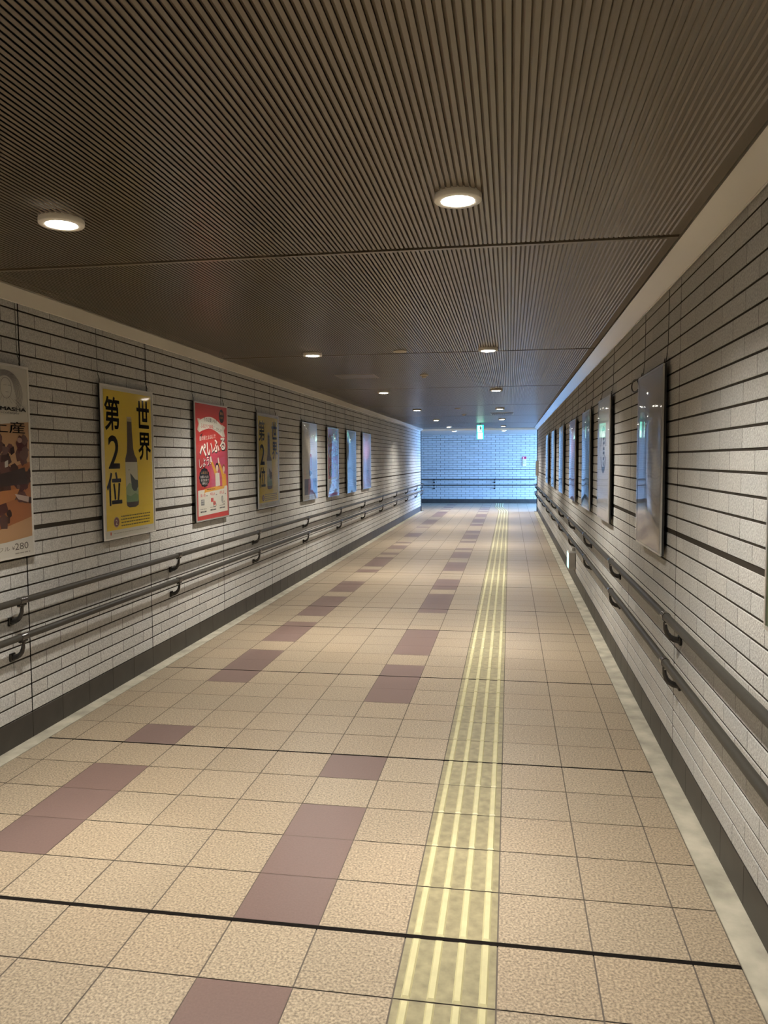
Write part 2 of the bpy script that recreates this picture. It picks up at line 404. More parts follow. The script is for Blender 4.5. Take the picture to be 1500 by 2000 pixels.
# sloped board across the mouth of the corridor
v = [(XPL - .02, YP + .012, H), (XPR + .02, YP + .012, H), (XR, Y1 + .098, HC), (XL, Y1 + .098, HC)]; v += [(p[0], p[1], p[2] + .03) for p in v]
cp.poly(v, [(3,2,1,0),(4,5,6,7),(0,1,5,4),(1,2,6,5),(2,3,7,6),(3,0,4,7)], M['trim'])
struct(cp.build('ceiling_crossing'))
for nm, xa, xb, xw in (('trim_6', XPL - 0.012, XL + 0.018, XL), ('trim_7', XPR + 0.012, XR - 0.016, XR)):
    q = MB(); sgn = -1 if xa < -1 else 1
    ya, yb = Y0, Y1 + 0.09
    z0, z1 = H - 0.001, HC      # inner edge, outer edge
    v = [(xa, ya, z0), (xb, ya, z1), (xb, yb, z1), (xa, YP + .01, z0)]; v += [(p[0], p[1], p[2] + .02) for p in v]
    q.poly(v, [(0,1,2,3) if sgn < 0 else (3,2,1,0), (4,5,6,7), (0,1,5,4), (1,2,6,5), (2,3,7,6), (3,0,4,7)], M['trim'])
    q.box(min(xb, xb + sgn * 0.007), max(xb, xb + sgn * 0.007), ya, Y1, z1 - 0.004, z1 + 0.03, M['lip'], bev=0.001)
    q.box(min(xb + sgn * .006, xw + sgn * .3), max(xb + sgn * .006, xw + sgn * .3), ya, Y1, z1 + 0.05, z1 + 0.08, M['void'])
    struct(q.build(nm))

# ------------------------------------------------------------ downlights
def make_downlight():
    r = empty('downlight')
    q = MB(); q.lathe([(0.082, 0.0), (0.083, -0.004), (0.083, -0.019), (0.080, -0.0225), (0.060, -0.0225), (0.056, -0.020), (0.055, 0.012), (0.083, 0.012), (0.082, 0.0)], M['ring'])
    q.build('trim_ring', r)
    q = MB(); n = 40; q.lathe([(0.0565, -0.020), (0.050, -0.0225), (0.03, -0.0245), (0.0005, -0.025)], M['lamp'], n=n); q.build('lens', r)
    return r
LX = (-0.152, -1.653); LY = [-7.2, -3.44, 0.331, 4.093, 7.875, 11.668, 15.378, 19.129, 21.12]
ordn = {2: 'nearest', 3: 'second', 4: 'third', 5: 'fourth', 6: 'fifth', 7: 'sixth', 8: 'farthest'}
proto = make_downlight(); first = True
for i, y in enumerate(LY):
    for side, x in zip(('right', 'left'), LX):
        o = proto if first else copy_tree(proto); first = False
        o.location = (x, y, H if y < 20 else HC)
        if i >= 2: lb = f'round recessed ceiling downlight, {ordn[i]} in the {side}-hand row' + (', past the ribbed ceiling' if i == 8 else '')
        else: lb = f'round ceiling downlight behind the viewer, {"last" if i == 0 else "first"} one back in the {side}-hand row'
        tag(o, lb, 'ceiling light', 'round downlights in two rows along the ceiling')
        L = bpy.data.lights.new('downlight_beam', 'SPOT'); L.energy = LAMP_W; L.color = LAMP_COL; L.spot_size = math.radians(136); L.spot_blend = 1.0
        L.shadow_soft_size = 0.045
        lo = bpy.data.objects.new('downlight_beam', L); C.objects.link(lo); lo.location = (0, 0, -0.029); lo.parent = o

# portal over the open end of the crossing so that the sky's light finds its way in
pl = bpy.data.lights.new('daylight_portal', 'AREA'); pl.shape = 'RECTANGLE'; pl.size = YF - Y1; pl.size_y = H
pl.cycles.is_portal = True
po = bpy.data.objects.new('daylight_portal', pl); C.objects.link(po)
po.location = (XCR - 0.02, (Y1 + YF) / 2, H / 2); po.rotation_euler = (PI / 2, 0, PI / 2)

# ------------------------------------------------------------ handrails
def arc(cx, cy, r, a0, a1, z, n=8): return [(cx + r*math.cos(a0+(a1-a0)*i/n), cy + r*math.sin(a0+(a1-a0)*i/n), z) for i in range(n+1)]
def bracket(parent, wallx, railx, y, z, axis='y'):
    s = 1 if railx > wallx else -1
    q = MB()
    def p(dx, dz): return (railx - s * dx, y, z + dz)
    off = abs(railx - wallx)
    path = [p(0, -0.018), p(0.0, -0.040), p(0.002, -0.062), p(0.010, -0.085), p(0.024, -0.102), p(0.042, -0.112), p(off - 0.010, -0.116)]
    q.tube(path, [0.0105, 0.0095, 0.0105, 0.012, 0.0135, 0.015, 0.017], M['black'], n=12)
    x0, x1 = sorted((wallx - s * 0.001, wallx + s * 0.014))
    q.box(x0, x1, y - 0.021, y + 0.021, z - 0.139, z - 0.093, M['black'], bev=0.004)
    q.box(railx - 0.011, railx + 0.011, y - 0.032, y + 0.032, z - 0.029, z - 0.017, M['black'], bev=0.004)
    for d in (-0.020, 0.020): q.tube([(railx, y + d, z - 0.036), (railx, y + d, z - 0.028)], 0.0055, M['steel'], n=8)
    b = q.build('bracket', parent)
    c = MB(); c.tube([(railx, y - 0.028, z), (railx, y + 0.028, z)], 0.0212, M['collar'], n=20); c.build('collar', b)
def handrail(wallx, railx, z, ys, label, cap_far):
    s = 1 if railx > wallx else -1
    o = empty('handrail', (0, 0, 0)); tag(o, label, 'handrail', None)
    q = MB(); d = abs(railx - wallx)
    ye = Y1 - 0.02; r = 0.095
    path = [(railx, Y0 + 0.05, z)] + [(railx, yy, z) for yy in (0, 6, 12, 18)]
    # turn round the corner and run on along the crossing wall
    if s > 0: path += arc(railx - r, ye, r, 0, PI / 2, z) + [(wallx - 1.6, ye + r, z)]
    else: path += arc(railx + r, ye, r, PI, PI / 2, z) + [(wallx + 1.6, ye + r, z)]
    q.tube(path, 0.0185, M['rail'], n=20)
    q.build('rail_tube', o)
    for y in ys: bracket(o, wallx, railx, y, z)
    return o
YL = [1.33 + 2.0 * k for k in range(-4, 10)] + [20.78]
YR = [1.39 + 2.03 * k for k in range(-4, 10)] + [20.78]
handrail(XL, XL + 0.075, 0.82, YL, 'upper dark handrail along the left brick wall', 0)
handrail(XL, XL + 0.075, 0.622, YL, 'lower dark handrail along the left brick wall', 0)
handrail(XR, XR - 0.075, 0.815, YR, 'upper dark handrail along the right brick wall', 0)
handrail(XR, XR - 0.075, 0.595, YR, 'lower dark handrail along the right brick wall', 0)
def far_rail(z, label):
    o = empty('handrail', (0, 0, 0)); tag(o, label, 'handrail')
    y = YF - 0.075; q = MB(); x1 = 0.885
    q.tube([(XCL + .3, y, z), (x1 - 0.02, y, z), (x1, y, z), (x1 + .02, y + 0.02, z), (x1 + 0.02, YF, z)], 0.0185, M['rail'], n=16); q.build('rail_tube', o)
    for x in (-4.8, -2.66, -0.5):
        q = MB(); q.tube([(x, y, z - .018), (x, y, z - .06), (x, y + 0.012, z - .095), (x, YF - .008, z - .115)], [.0085, .009, .011, .013], M['black'], n=10)
        q.box(x - .028, x + .028, YF - 0.015, YF + 0.001, z - .145, z - .09, M['black'], bev=.003)
        q.box(x - .032, x + .032, y - .011, y + .011, z - .029, z - .017, M['black'], bev=.003)
        b = q.build('bracket', o)
        c = MB(); c.tube([(x - .028, y, z), (x + .028, y, z)], 0.0212, M['collar'], n=16); c.build('collar', b)
far_rail(0.855, 'upper dark handrail on the far blue-lit wall')
far_rail(0.65, 'lower dark handrail on the far blue-lit wall')

# ------------------------------------------------------------ lettering
def text_tris(body, size=1.0, offset=0.0, sx=1.0, res=3):
    c = bpy.data.curves.new('lettering', 'FONT'); c.body = body; c.size = size; c.offset = offset; c.resolution_u = res
    c.align_x = 'CENTER'; c.align_y = 'CENTER'; c.fill_mode = 'FRONT'
    o = bpy.data.objects.new('lettering', c); C.objects.link(o)
    dg = bpy.context.evaluated_depsgraph_get(); dg.update()
    me = bpy.data.meshes.new_from_object(o.evaluated_get(dg))
    vs = [(v.co.x, v.co.y) for v in me.vertices]; fs = [tuple(p.vertices) for p in me.polygons]
    if vs:      # centre on the real ink
        mx = (max(v[0] for v in vs) + min(v[0] for v in vs)) / 2; my = (max(v[1] for v in vs) + min(v[1] for v in vs)) / 2
        w = max(v[0] for v in vs) - min(v[0] for v in vs); h = max(v[1] for v in vs) - min(v[1] for v in vs)
        vs = [((v[0] - mx) * sx, v[1] - my) for v in vs]
    else: w = h = 1
    C.objects.unlink(o); bpy.data.objects.remove(o); bpy.data.curves.remove(c); bpy.data.meshes.remove(me)
    return vs, fs, w * sx, h

class Sheet:
    """flat print: u to the right, v down, both 0..1 of the poster; layers stack by a hair"""
    def __init__(s, w, h): s.w, s.h = w, h; s.items = []; s.n = 0
    def P(s, u, v): return (u * s.w, (1 - v) * s.h)
    def poly(s, pts, col):
        s.n += 1; q = [s.P(*p) for p in pts]; s.items.append((q, [tuple(range(len(q)))], col, s.n))
    def rect(s, u0, v0, u1, v1, col): s.poly([(u0, v0), (u1, v0), (u1, v1), (u0, v1)], col)
    def ell(s, u, v, ru, rv, col, n=28, wob=0, k=0):
        s.poly([(u + ru * (1 + wob * math.cos(k * t)) * math.cos(t), v + rv * (1 + wob * math.cos(k * t)) * math.sin(t)) for t in [2 * PI * i / n for i in range(n)]], col)
    def ring(s, u, v, ru, rv, th, col, a0=0, a1=2 * PI, n=28):
        s.n += 1; q = []; f = []
        for i in range(n + 1):
            t = a0 + (a1 - a0) * i / n
            q.append(s.P(u + ru * math.cos(t), v + rv * math.sin(t))); q.append(s.P(u + (ru - th) * math.cos(t), v + (rv - th * s.w / s.h) * math.sin(t)))
        for i in range(n): f.append((2*i, 2*i+1, 2*i+3, 2*i+2))
        s.items.append((q, f, col, s.n))
    def line(s, pts, th, col):
        for (a, b) in zip(pts[:-1], pts[1:]):
            ax, ay = s.P(*a); bx, by = s.P(*b); dx, dy = bx - ax, by - ay; l = math.hypot(dx, dy) or 1
            nx, ny = -dy / l * th / 2, dx / l * th / 2; s.n += 0
            s.items.append(([(ax+nx, ay+ny), (bx+nx, by+ny), (bx-nx, by-ny), (ax-nx, ay-ny)], [(0, 1, 2, 3)], col, s.n + 1))
        s.n += 1
    def text(s, body, u, v, hu=None, hv=None, col=(0, 0, 0), offset=0.0, rot=0.0):
        """fit the ink to width hu and height hv (fractions)"""
        dark = sum(col) < .3
        vs, fs, w, h = text_tris(body, 1.0, 0.0 if dark else offset)
        kx = hu * s.w / w if hu else None; ky = hv * s.h / h if hv else None
        kx = kx or ky; ky = ky or kx; cx, cy = s.P(u, v); cr, sr = math.cos(rot), math.sin(rot); s.n += 1
        q = [(cx + x * kx * cr - y * ky * sr, cy + x * kx * sr + y * ky * cr) for x, y in vs]
        s.items.append((q, fs, col, s.n))
        if offset and dark: # heavier strokes: the same outline struck again, slightly shifted
            for k in range(8):
                a = PI * k / 4; ox, oy = offset * kx * math.cos(a), offset * ky * math.sin(a)
                s.items.append(([(x + ox, y + oy) for x, y in q], fs, col, s.n))
    def lines(s, u0, u1, v0, dv, n, col, th=0.006, jag=True):
        for i in range(n):
            u = u0
            while u < u1 - 0.01:
                w = random.uniform(0.018, 0.05) if jag else u1 - u0
                s.rect(u, v0 + i * dv, min(u1, u + w), v0 + i * dv + th, col); s.n -= 1
                u += w + 0.008
        s.n += 1

PW, PH = 0.75, 1.035
INK = (0.006, 0.005, 0.005)
def art_beer(s):
    Yc = (0.88, 0.64, 0.035)
    s.rect(0, 0, 1, 1, (0.72, 0.70, 0.62)); s.rect(.03, .02, .975, .952, Yc)
    s.text('第', .185, .175, .27, .215, INK, 0.020); s.text('2', .20, .43, .20, .215, INK, 0.012); s.text('位', .19, .675, .27, .215, INK, 0.020)
    s.text('世', .80, .158, .26, .19, INK, 0.022); s.text('界', .82, .385, .26, .19, INK, 0.020)
    G = (0.055, 0.03, 0.018)
    s.poly([(.462, .215), (.555, .215), (.560, .29), (.575, .40), (.60, .445), (.645, .475), (.655, .52), (.665, .78), (.655, .80), (.60, .812), (.47, .812), (.425, .80), (.415, .78), (.408, .52), (.412, .475), (.445, .43), (.455, .36)][::-1], G)
    s.poly([(.465, .185), (.55, .185), (.558, .218), (.458, .218)], (0.45, 0.36, 0.17)); s.rect(.46, .186, .552, .196, (.6, .5, .28))
    s.rect(.458, .30, .562, .304, (.02, .01, .01))
    s.poly([(.409, .497), (.652, .497), (.662, .765), (.648, .775), (.43, .775), (.416, .765)], (0.62, 0.60, 0.45))
    s.poly([(.415, .67), (.48, .64), (.56, .66), (.66, .69), (.662, .765), (.648, .775), (.43, .775), (.416, .765)], (0.33, 0.44, 0.25))
    s.poly([(.416, .72), (.50, .735), (.60, .715), (.661, .73), (.662, .765), (.648, .775), (.43, .775), (.416, .765)], (0.18, 0.32, 0.14))
    s.poly([(.50, .575), (.53, .585), (.60, .62), (.655, .625), (.657, .67), (.62, .70), (.57, .70), (.53, .68), (.515, .63)], (0.05, 0.065, 0.055))
    s.rect(.46, .55, .50, .5535, (.1, .1, .08))
    s.ell(.21, .90, .055, .036, (0.16, 0.035, 0.03)); s.ring(.21, .90, .055, .036, .008, (.45, .33, .2)); s.text('2', .21, .90, None, .035, (.75, .7, .6), .02)
    s.lines(.30, .90, .862, .021, 4, (.10, .08, .01), .008)
    s.ell(.1, .972, .012, .012, (.6, .1, .05)); s.lines(.15, .85, .972, .02, 1, (.45, .42, .35), .005)
def art_red(s):
    R = (0.60, 0.045, 0.035); Wh = (0.82, 0.78, 0.66); Or = (0.85, 0.42, 0.04)
    s.rect(0, 0, 1, 1, R)
    s.poly([(.30, .42), (.98, .40), (.98, .76), (.30, .76)], (0.62, 0.07, 0.12)); s.poly([(.45, .5), (.9, .45), (.97, .70), (.45, .74)], (.64, .10, .19))
    n = 14; top = [(.12 + .72 * i / n, .145 - .055 * math.sin(PI * i / n) + .03 * i / n) for i in range(n + 1)]
    bot = [(.84 - .72 * i / n, .245 - .05 * math.sin(PI * i / n) - .03 * i / n + .03) for i in range(n + 1)]
    s.poly([(.06, .13), (.14, .13), (.12, .25), (.06, .225), (.10, .175)], (.66, .60, .48)); s.poly([(.82, .16), (.94, .18), (.89, .215), (.93, .27), (.82, .27)], (.66, .60, .48))
    s.poly([(.14, .27), (.22, .25), (.14, .31)], (.06, .02, .02))
    s.items.append(([s.P(*p) for p in top + bot], [(i, i + 1, 2 * n - i, 2 * n + 1 - i) for i in range(n)], Wh, s.n + 1)); s.n += 1
    s.text('そのお買いもの', .46, .135, .42, .036, INK, .006, -.03); s.text('ふるさと納税', .35, .19, .38, .042, (.66, .06, .05), .012, -.02); s.text('にしませんか？', .69, .208, .28, .032, INK, .006, -.12)
    s.ell(.82, .085, .085, .062, INK, 36, .04, 9); s.text('還元', .82, .06, .09, .025, Or, .01); s.text('その場で', .82, .10, .12, .018, Or)
    s.text('道の駅とよはしで', .36, .285, .50, .04, Wh, .014, .09)
    for dx, dy, col in ((.012, .012, (.33, .10, .08)), (.006, .006, INK), (0, 0, (.86, .83, .72))):
        for ch, u, v, k in (('ぺ', .21, .40, .20), ('い', .42, .385, .18), ('ふ', .62, .355, .21), ('る', .84, .335, .19)):
            s.text(ch, u + dx, v + dy, k, .115, col, .026 if col[0] > .5 else .03, .05)
    s.text('しよう!!', .29, .505, .38, .075, INK, .026, .12); s.text('しよう!!', .28, .50, .38, .075, (.86, .83, .72), .012, .12)
    s.ell(.24, .635, .155, .083, INK, 48, .045, 12); s.text('ふるさと', .24, .592, .2, .022, Or); s.text('お買いもの', .24, .63, .24, .022, Wh); s.text('そのままで', .25, .658, .24, .022, Wh); s.text('返礼に', .25, .685, .16, .022, Wh)
    for bx, by, k, hair in ((.64, .545, 1.0, INK), (.86, .555, .9, (.35, .12, .03))):
        s.poly([(bx - .20 * k, by - .045), (bx - .15 * k, by - .055), (bx + .02 * k, by + .07), (bx + .06 * k, by + .15), (bx - .06 * k, by + .17), (bx - .07 * k, by + .08)], Or)
        s.poly([(bx - .22 * k, by - .09), (bx - .185 * k, by - .095), (bx - .155 * k, by - .045), (bx - .20 * k, by - .04)], Wh)
        s.ell(bx, by, .055 * k, .036 * k, hair); s.ell(bx, by + .012, .042 * k, .030 * k, (.83, .62, .46)); s.rect(bx - .012, by + .04, bx + .012, by + .055, (.83, .62, .46))
        s.poly([(bx - .06, by + .055), (bx + .07, by + .055), (bx + .09, by + .17), (bx - .06, by + .18)], Wh if k > .95 else Or)
    s.poly([(.04, .745), (.97, .72), (.97, .955), (.04, .965)], (.82, .79, .68))
    s.poly([(.24, .735), (.60, .72), (.85, .725), (.90, .70), (.86, .745), (.60, .755), (.26, .765), (.22, .78)], Or); s.lines(.30, .56, .738, .01, 1, INK, .006)
    for i, t in enumerate(('買い物', '申込み', '返礼品')):
        u = .18 + .30 * i; s.text(t, u, .79 - .006 * i, .15, .028, (.66, .06, .05), .008); s.rect(u + .10, .79, u + .14, .80, (.3, .28, .25))
        s.lines(u - .08, u + .10, .905 - .006 * i, .013, 1, (.25, .23, .2), .006); s.lines(u - .08, u + .10, .925 - .006 * i, .013, 1, INK, .012)
    s.rect(.12, .825, .22, .875, (.20, .20, .20)); s.rect(.13, .832, .21, .842, (.6, .6, .55)); s.rect(.13, .852, .21, .858, (.6, .6, .55))
    s.rect(.42, .82, .50, .855, (.66, .06, .05)); s.ell(.53, .868, .045, .02, (.72, .12, .08)); s.ring(.54, .885, .05, .02, .008, INK)
    s.ring(.79, .84, .03, .03, .008, INK); s.rect(.775, .82, .805, .88, (.45, .43, .4)); s.ring(.85, .875, .03, .015, .007, INK)
def art_cake(s):
    s.rect(0, 0, 1, 1, (.72, .69, .62))
    s.poly([(0, .50), (.40, .42), (.58, .31), (1, .285), (1, .915), (0, .935)], (.56, .33, .17)); s.poly([(0, .62), (1, .50), (1, .80), (0, .935)], (.42, .15, .05))
    random.seed(11); cols = [(.06, .022, .018), (.10, .04, .032), (.15, .06, .05), (.03, .012, .012), (.17, .09, .075), (.09, .02, .02)]
    for i in range(150):
        u = random.uniform(0, 1); v = random.uniform(.37, .83); r = random.uniform(.02, .085)
        if v > .84 - .1 * (u > .8): continue
        n = random.randint(4, 7); a = random.uniform(0, 6)
        s.poly([(min(1, max(0, u + r * random.uniform(.6, 1.1) * math.cos(a + 2 * PI * k / n))), v + r * .62 * random.uniform(.6, 1.1) * math.sin(a + 2 * PI * k / n)) for k in range(n)], random.choice(cols))
    s.poly([(.55, .575), (.93, .53), (.96, .62), (.60, .63)], (.05, .03, .028)); s.poly([(.60, .45), (.66, .44), (.45, .66), (.40, .70)], (.22, .03, .02))
    s.poly([(.55, .655), (.86, .645), (.80, .70), (.56, .73)], (.50, .20, .07)); s.poly([(.80, .67), (.97, .69), (.96, .72), (.84, .70)], (.55, .42, .36))
    s.poly([(.70, .50), (.74, .49), (.735, .525), (.70, .53)], (.6, .55, .48)); s.ell(.88, .385, .03, .014, (.45, .28, .22))
    s.rect(0, 0, 0, 0, INK)
    s.poly([(0, .955), (1, .905), (1, 1), (0, 1)], (.74, .71, .64))
    s.text('MASHA MASHA', .66, .222, .62, .019, (.05, .045, .04), .03); s.text('chocolatier', .75, .242, .3, .012, (.3, .28, .26))
    s.text('お土産', .66, .318, .58, .062, (.03, .025, .02), .004)
    s.text('ワッフル ¥', .62, .957, .32, .022, (.18, .15, .12)); s.text('280', .86, .952, .16, .036, (.12, .10, .08)); s.lines(.78, .96, .985, .01, 1, (.35, .32, .28), .006)
    L = (.34, .31, .29)
    for k in range(9):
        r = .10 + .012 * k
        s.ring(.74, .11 + .004 * k, r, r * .62, .004, L, PI * .9 - .1 * k, PI * 2.05 + .12 * k, 18)
    s.ring(.745, .115, .065, .055, .004, L); s.line([(.64, .19), (.58, .215), (.5, .22)], .002, L); s.line([(.84, .17), (.92, .20), (.97, .215)], .002, L)
    for k in range(5): s.line([(.70 + .02 * k, .155), (.66 + .05 * k, .195)], .0015, L)
    s.line([(.72, .10), (.75, .10)], .002, L); s.line([(.77, .10), (.80, .10)], .002, L); s.line([(.74, .135), (.775, .135)], .002, L)
    random.seed(3)
def art_cream(s):
    s.rect(0, 0, 1, 1, (.62, .56, .44)); s.poly([(.10, .55), (.25, .70), (.12, .78), (.05, .70)], (.66, .5, .36))
    s.text('秋の', .42, .16, .3, .09, (.35, .33, .30), .0); s.lines(.45, .8, .24, .03, 4, (.45, .42, .38), .01)
    s.poly([(.52, .40), (.62, .40), (.62, .62), (.55, .62)], (.50, .05, .06)); s.poly([(.40, .52), (.46, .62), (.60, .63), (.66, .66), (.50, .70), (.42, .68)], (.03, .03, .04))
    s.rect(.10, .73, .97, .94, (.045, .05, .08)); s.poly([(.38, .73), (.70, .73), (.75, .94), (.35, .94)], (.30, .06, .05)); s.poly([(.70, .78), (.95, .75), (.95, .92), (.74, .92)], (.12, .16, .28))
    s.lines(.15, .8, .96, .01, 1, (.3, .28, .25), .008)
def art_green(s):
    s.rect(0, 0, 1, 1, (.30, .33, .26)); s.poly([(.1, .05), (.95, .03), (.95, .5), (.1, .6)], (.36, .40, .33)); s.text('とよはし', .5, .2, .7, .09, (.55, .56, .48)); s.rect(.1, .62, .95, .93, (.26, .30, .30)); s.lines(.15, .9, .8, .03, 4, (.5, .5, .46), .01)
def art_pink(s):
    s.rect(0, 0, 1, 1, (.60, .36, .40)); s.ell(.55, .3, .35, .2, (.64, .28, .34)); s.poly([(.2, .7), (.5, .45), (.8, .8), (.5, .92)], (.50, .28, .30)); s.poly([(.5, .7), (.62, .62), (.7, .78)], (.1, .12, .14)); s.lines(.15, .85, .93, .02, 2, (.3, .28, .3), .01)
def art_plain(s):
    s.rect(0, 0, 1, 1, (.70, .66, .59)); s.text('告', .28, .335, .14, .07, (.36, .32, .32)); s.lines(.25, .7, .42, .03, 6, (.60, .56, .50), .010); s.lines(.3, .8, .62, .04, 4, (.62, .58, .52), .008)
    s.rect(.42, .585, .62, .60, (.45, .40, .38))
def art_logo(s):
    s.rect(0, 0, 1, 1, (.60, .58, .55)); s.ring(.47, .42, .25, .20, .05, (.06, .055, .06), PI * 1.05, PI * 1.95); s.ring(.47, .42, .25, .20, .05, (.06, .055, .06), PI * .1, PI * .9)
    s.text('kuno', .47, .42, .42, .17, (.03, .028, .03), .02, PI / 2)
    s.rect(.15, .74, .9, .80, (.52, .50, .49)); s.lines(.2, .8, .9, .02, 2, (.4, .38, .37), .008)
def art_lime(s):
    s.rect(0, 0, 1, 1, (.44, .44, .36)); s.rect(0, 0, .45, 1, (.50, .50, .30)); s.poly([(.3, .6), (.9, .5), (.95, .85), (.35, .9)], (.36, .42, .20)); s.text('豊橋', .6, .25, .5, .12, (.2, .22, .15)); s.poly([(.1, .93), (.95, .90), (.95, .97), (.1, .98)], (.7, .7, .62))
def art_lilac(s):
    s.rect(0, 0, 1, 1, (.46, .46, .52)); s.rect(.1, .55, .9, .9, (.34, .36, .46)); s.text('夢', .5, .3, .5, .2, (.3, .3, .4)); s.lines(.15, .85, .92, .02, 2, (.3, .3, .34), .01)
def art_blue(s):
    s.rect(0, 0, 1, 1, (.50, .55, .58)); s.ell(.5, .45, .32, .22, (.36, .45, .52)); s.lines(.15, .85, .8, .03, 4, (.3, .34, .38), .01)
def art_leaf(s):
    s.rect(0, 0, 1, 1, (.06, .12, .05)); random.seed(5)
    for i in range(60): s.ell(random.random(), random.random(), .1, .05, random.choice([(.10, .20, .05), (.20, .30, .08), (.03, .07, .03), (.28, .36, .15)]), 8); s.rect(.06, .05, .94, .16, (.6, .6, .55)); s.lines(.1, .9, .07, .03, 2, (.1, .12, .1), .012); random.seed(3)

def poster(side, yn, yf, zt, zb, artf, label, wavy=1.0, frame='silver', seed=0, film=True):
    """side -1: on the left wall, +1: on the right wall; yn/yf near and far edge"""
    w, h = yf - yn, zt - zb
    wallx = XL if side < 0 else XR; s = -side            # s: direction into the corridor
    root = empty('wall_poster', (wallx, (yn + yf) / 2, zb)); tag(root, label, 'poster', 'framed posters hung along the walls')
    # local frame: u to the viewer's right, v up, d into the corridor
    if side < 0: M4 = Matrix(((0, 0, 1, 0), (1, 0, 0, -w / 2), (0, 1, 0, 0), (0, 0, 0, 1)))
    else: M4 = Matrix(((0, 0, -1, 0), (-1, 0, 0, w / 2), (0, 1, 0, 0), (0, 0, 0, 1)))
    b = MB(); b.box(0, w, 0, h, 0.020, 0.036, M['side'], bev=.001)
    for (u0, u1) in ((.1, .16), (w - .16, w - .1)): b.box(u0, u1, h * .1, h * .9, 0.0, 0.0205, M['side'])
    b.build('backing_board', root, mat4=M4)
    f = MB(); fw = 0.012; fm = M[frame]
    for (u0, u1, v0, v1) in ((-.001, w + .001, -.001, fw), (-.001, w + .001, h - fw, h + .001), (-.001, fw, fw, h - fw), (w - fw, w + .001, fw, h - fw)):
        f.box(u0, u1, v0, v1, 0.031, 0.0405, fm, bev=.0015)
    f.build('frame', root, mat4=M4)
    sh = Sheet(w - 2 * fw, h - 2 * fw); artf(sh); q = MB()
    for pts, faces, col, n in sh.items:
        q.poly([(x + fw, y + fw, 0.0365 + 0.00002 * n) for x, y in pts], faces, art(col))
    q.build('printed_sheet', root, mat4=M4)
    if film:
        rnd = random.Random(seed); ph = [rnd.uniform(0, 6.28) for _ in range(8)]; N_, K_ = 28, 40; v = []
        for j in range(K_ + 1):
            for i in range(N_ + 1):
                u, vv = i / N_, j / K_
                e = min(1, 8 * min(u, 1 - u, vv, 1 - vv) + 0.15)
                d = (math.sin(2.2 * u * PI + ph[0] + 1.5 * vv) * 0.6 + math.sin(3.7 * u * PI + ph[1] - 2.0 * vv) * 0.35 + math.sin(5.0 * vv * PI * .6 + ph[2]) * 0.55
                     + math.sin(7 * u * PI + 3 * vv + ph[3]) * .10 + (0.9 * math.sin(6 * PI * u + ph[4]) * max(0, 1 - vv * 7) + 0.9 * math.sin(6 * PI * u + ph[5]) * max(0, vv * 7 - 6)) * .5)
                # the sleeve puffs out: it lifts from the near edge, then sags towards the far one
                un = u if side < 0 else 1 - u; br = 0.46 + 0.07 * math.sin(3.1 * vv * PI + ph[6]) + .05 * math.sin(7 * vv + ph[7])
                pf = math.sin(min(1, un / br) * PI / 2) if un < br else math.cos((un - br) / (1 - br) * PI / 2) ** 1.3
                pe = min(1, 5 * min(vv, 1 - vv) + .1) * (0.008 if wavy >= 1 else 0.0015)
                v.append((fw * .4 + u * (w - fw * .8), fw * .4 + vv * (h - fw * .8), 0.0445 + 0.0009 * wavy * d * e + pe * pf))
        c = MB(); c.poly(v, [(j*(N_+1)+i, j*(N_+1)+i+1, (j+1)*(N_+1)+i+1, (j+1)*(N_+1)+i) for j in range(K_) for i in range(N_)], M['flat_film' if wavy < 1 else 'film'], smooth=True)
        c.build('plastic_cover', root, mat4=M4)
    top = HC - 0.005
    for u in (0.02, w - 0.05):
        q = MB(); zt_ = top - zb
        q.tube([(u, zt_, 0.006), (u + .001, h + 0.10, 0.008), (u, h + .055, .012)], 0.0016, M['wire'], n=6)
        r_ = MB()
        wi = q.build('hanging_wire', root, mat4=M4)
        r_.tube([(u, h + .058, .012), (u + .007, h + .045, .014), (u + .006, h + .02, .018), (u - .004, h + .004, .022), (u - .007, h + .016, .024), (u, h + .03, .022)], 0.0024, M['wire'], n=6)
        r_.build('hook', wi, mat4=M4)
    return root

LP = [
 (0.76, 1.515, 2.092, 1.049, art_cake, 'white and brown chocolate cake poster cut by the left edge of the picture', .6, 'white_frame'),
 (2.278, 3.02, 2.081, 1.042, art_beer, 'yellow poster with a brown bottle and large black characters, nearer of the two yellow ones', .5, 'white_frame'),
 (3.795, 4.563, 2.078, 1.042, art_red, 'bright red poster with a white banner and orange figures, nearer of the two red ones', .35, 'silver'),
 (5.44, 6.19, 2.078, 1.049, art_beer, 'yellow bottle poster under wrinkled film, farther of the two yellow ones', 1.6, 'silver'),
 (7.23, 7.975, 2.067, 1.038, art_cream, 'cream poster with a dark picture along its bottom on the left wall', 1.3, 'silver'),
 (8.62, 9.34, 2.054, 1.02, art_red, 'red poster mostly hidden by blue reflections, farther of the two red ones', 1.5, 'silver'),
 (9.97, 10.715, 2.06, 1.02, art_green, 'grey-green poster next to last along the left wall', 1.6, 'silver'),
 (11.35, 12.16, 2.063, 1.035, art_pink, 'pale pinkish poster, last and farthest along the left wall', 1.5, 'silver'),
]
for i, (a, b, zt, zb, f, lb, wv, fr) in enumerate(LP): poster(-1, a, b, zt, zb, f, lb, wv, fr, seed=20 + i)
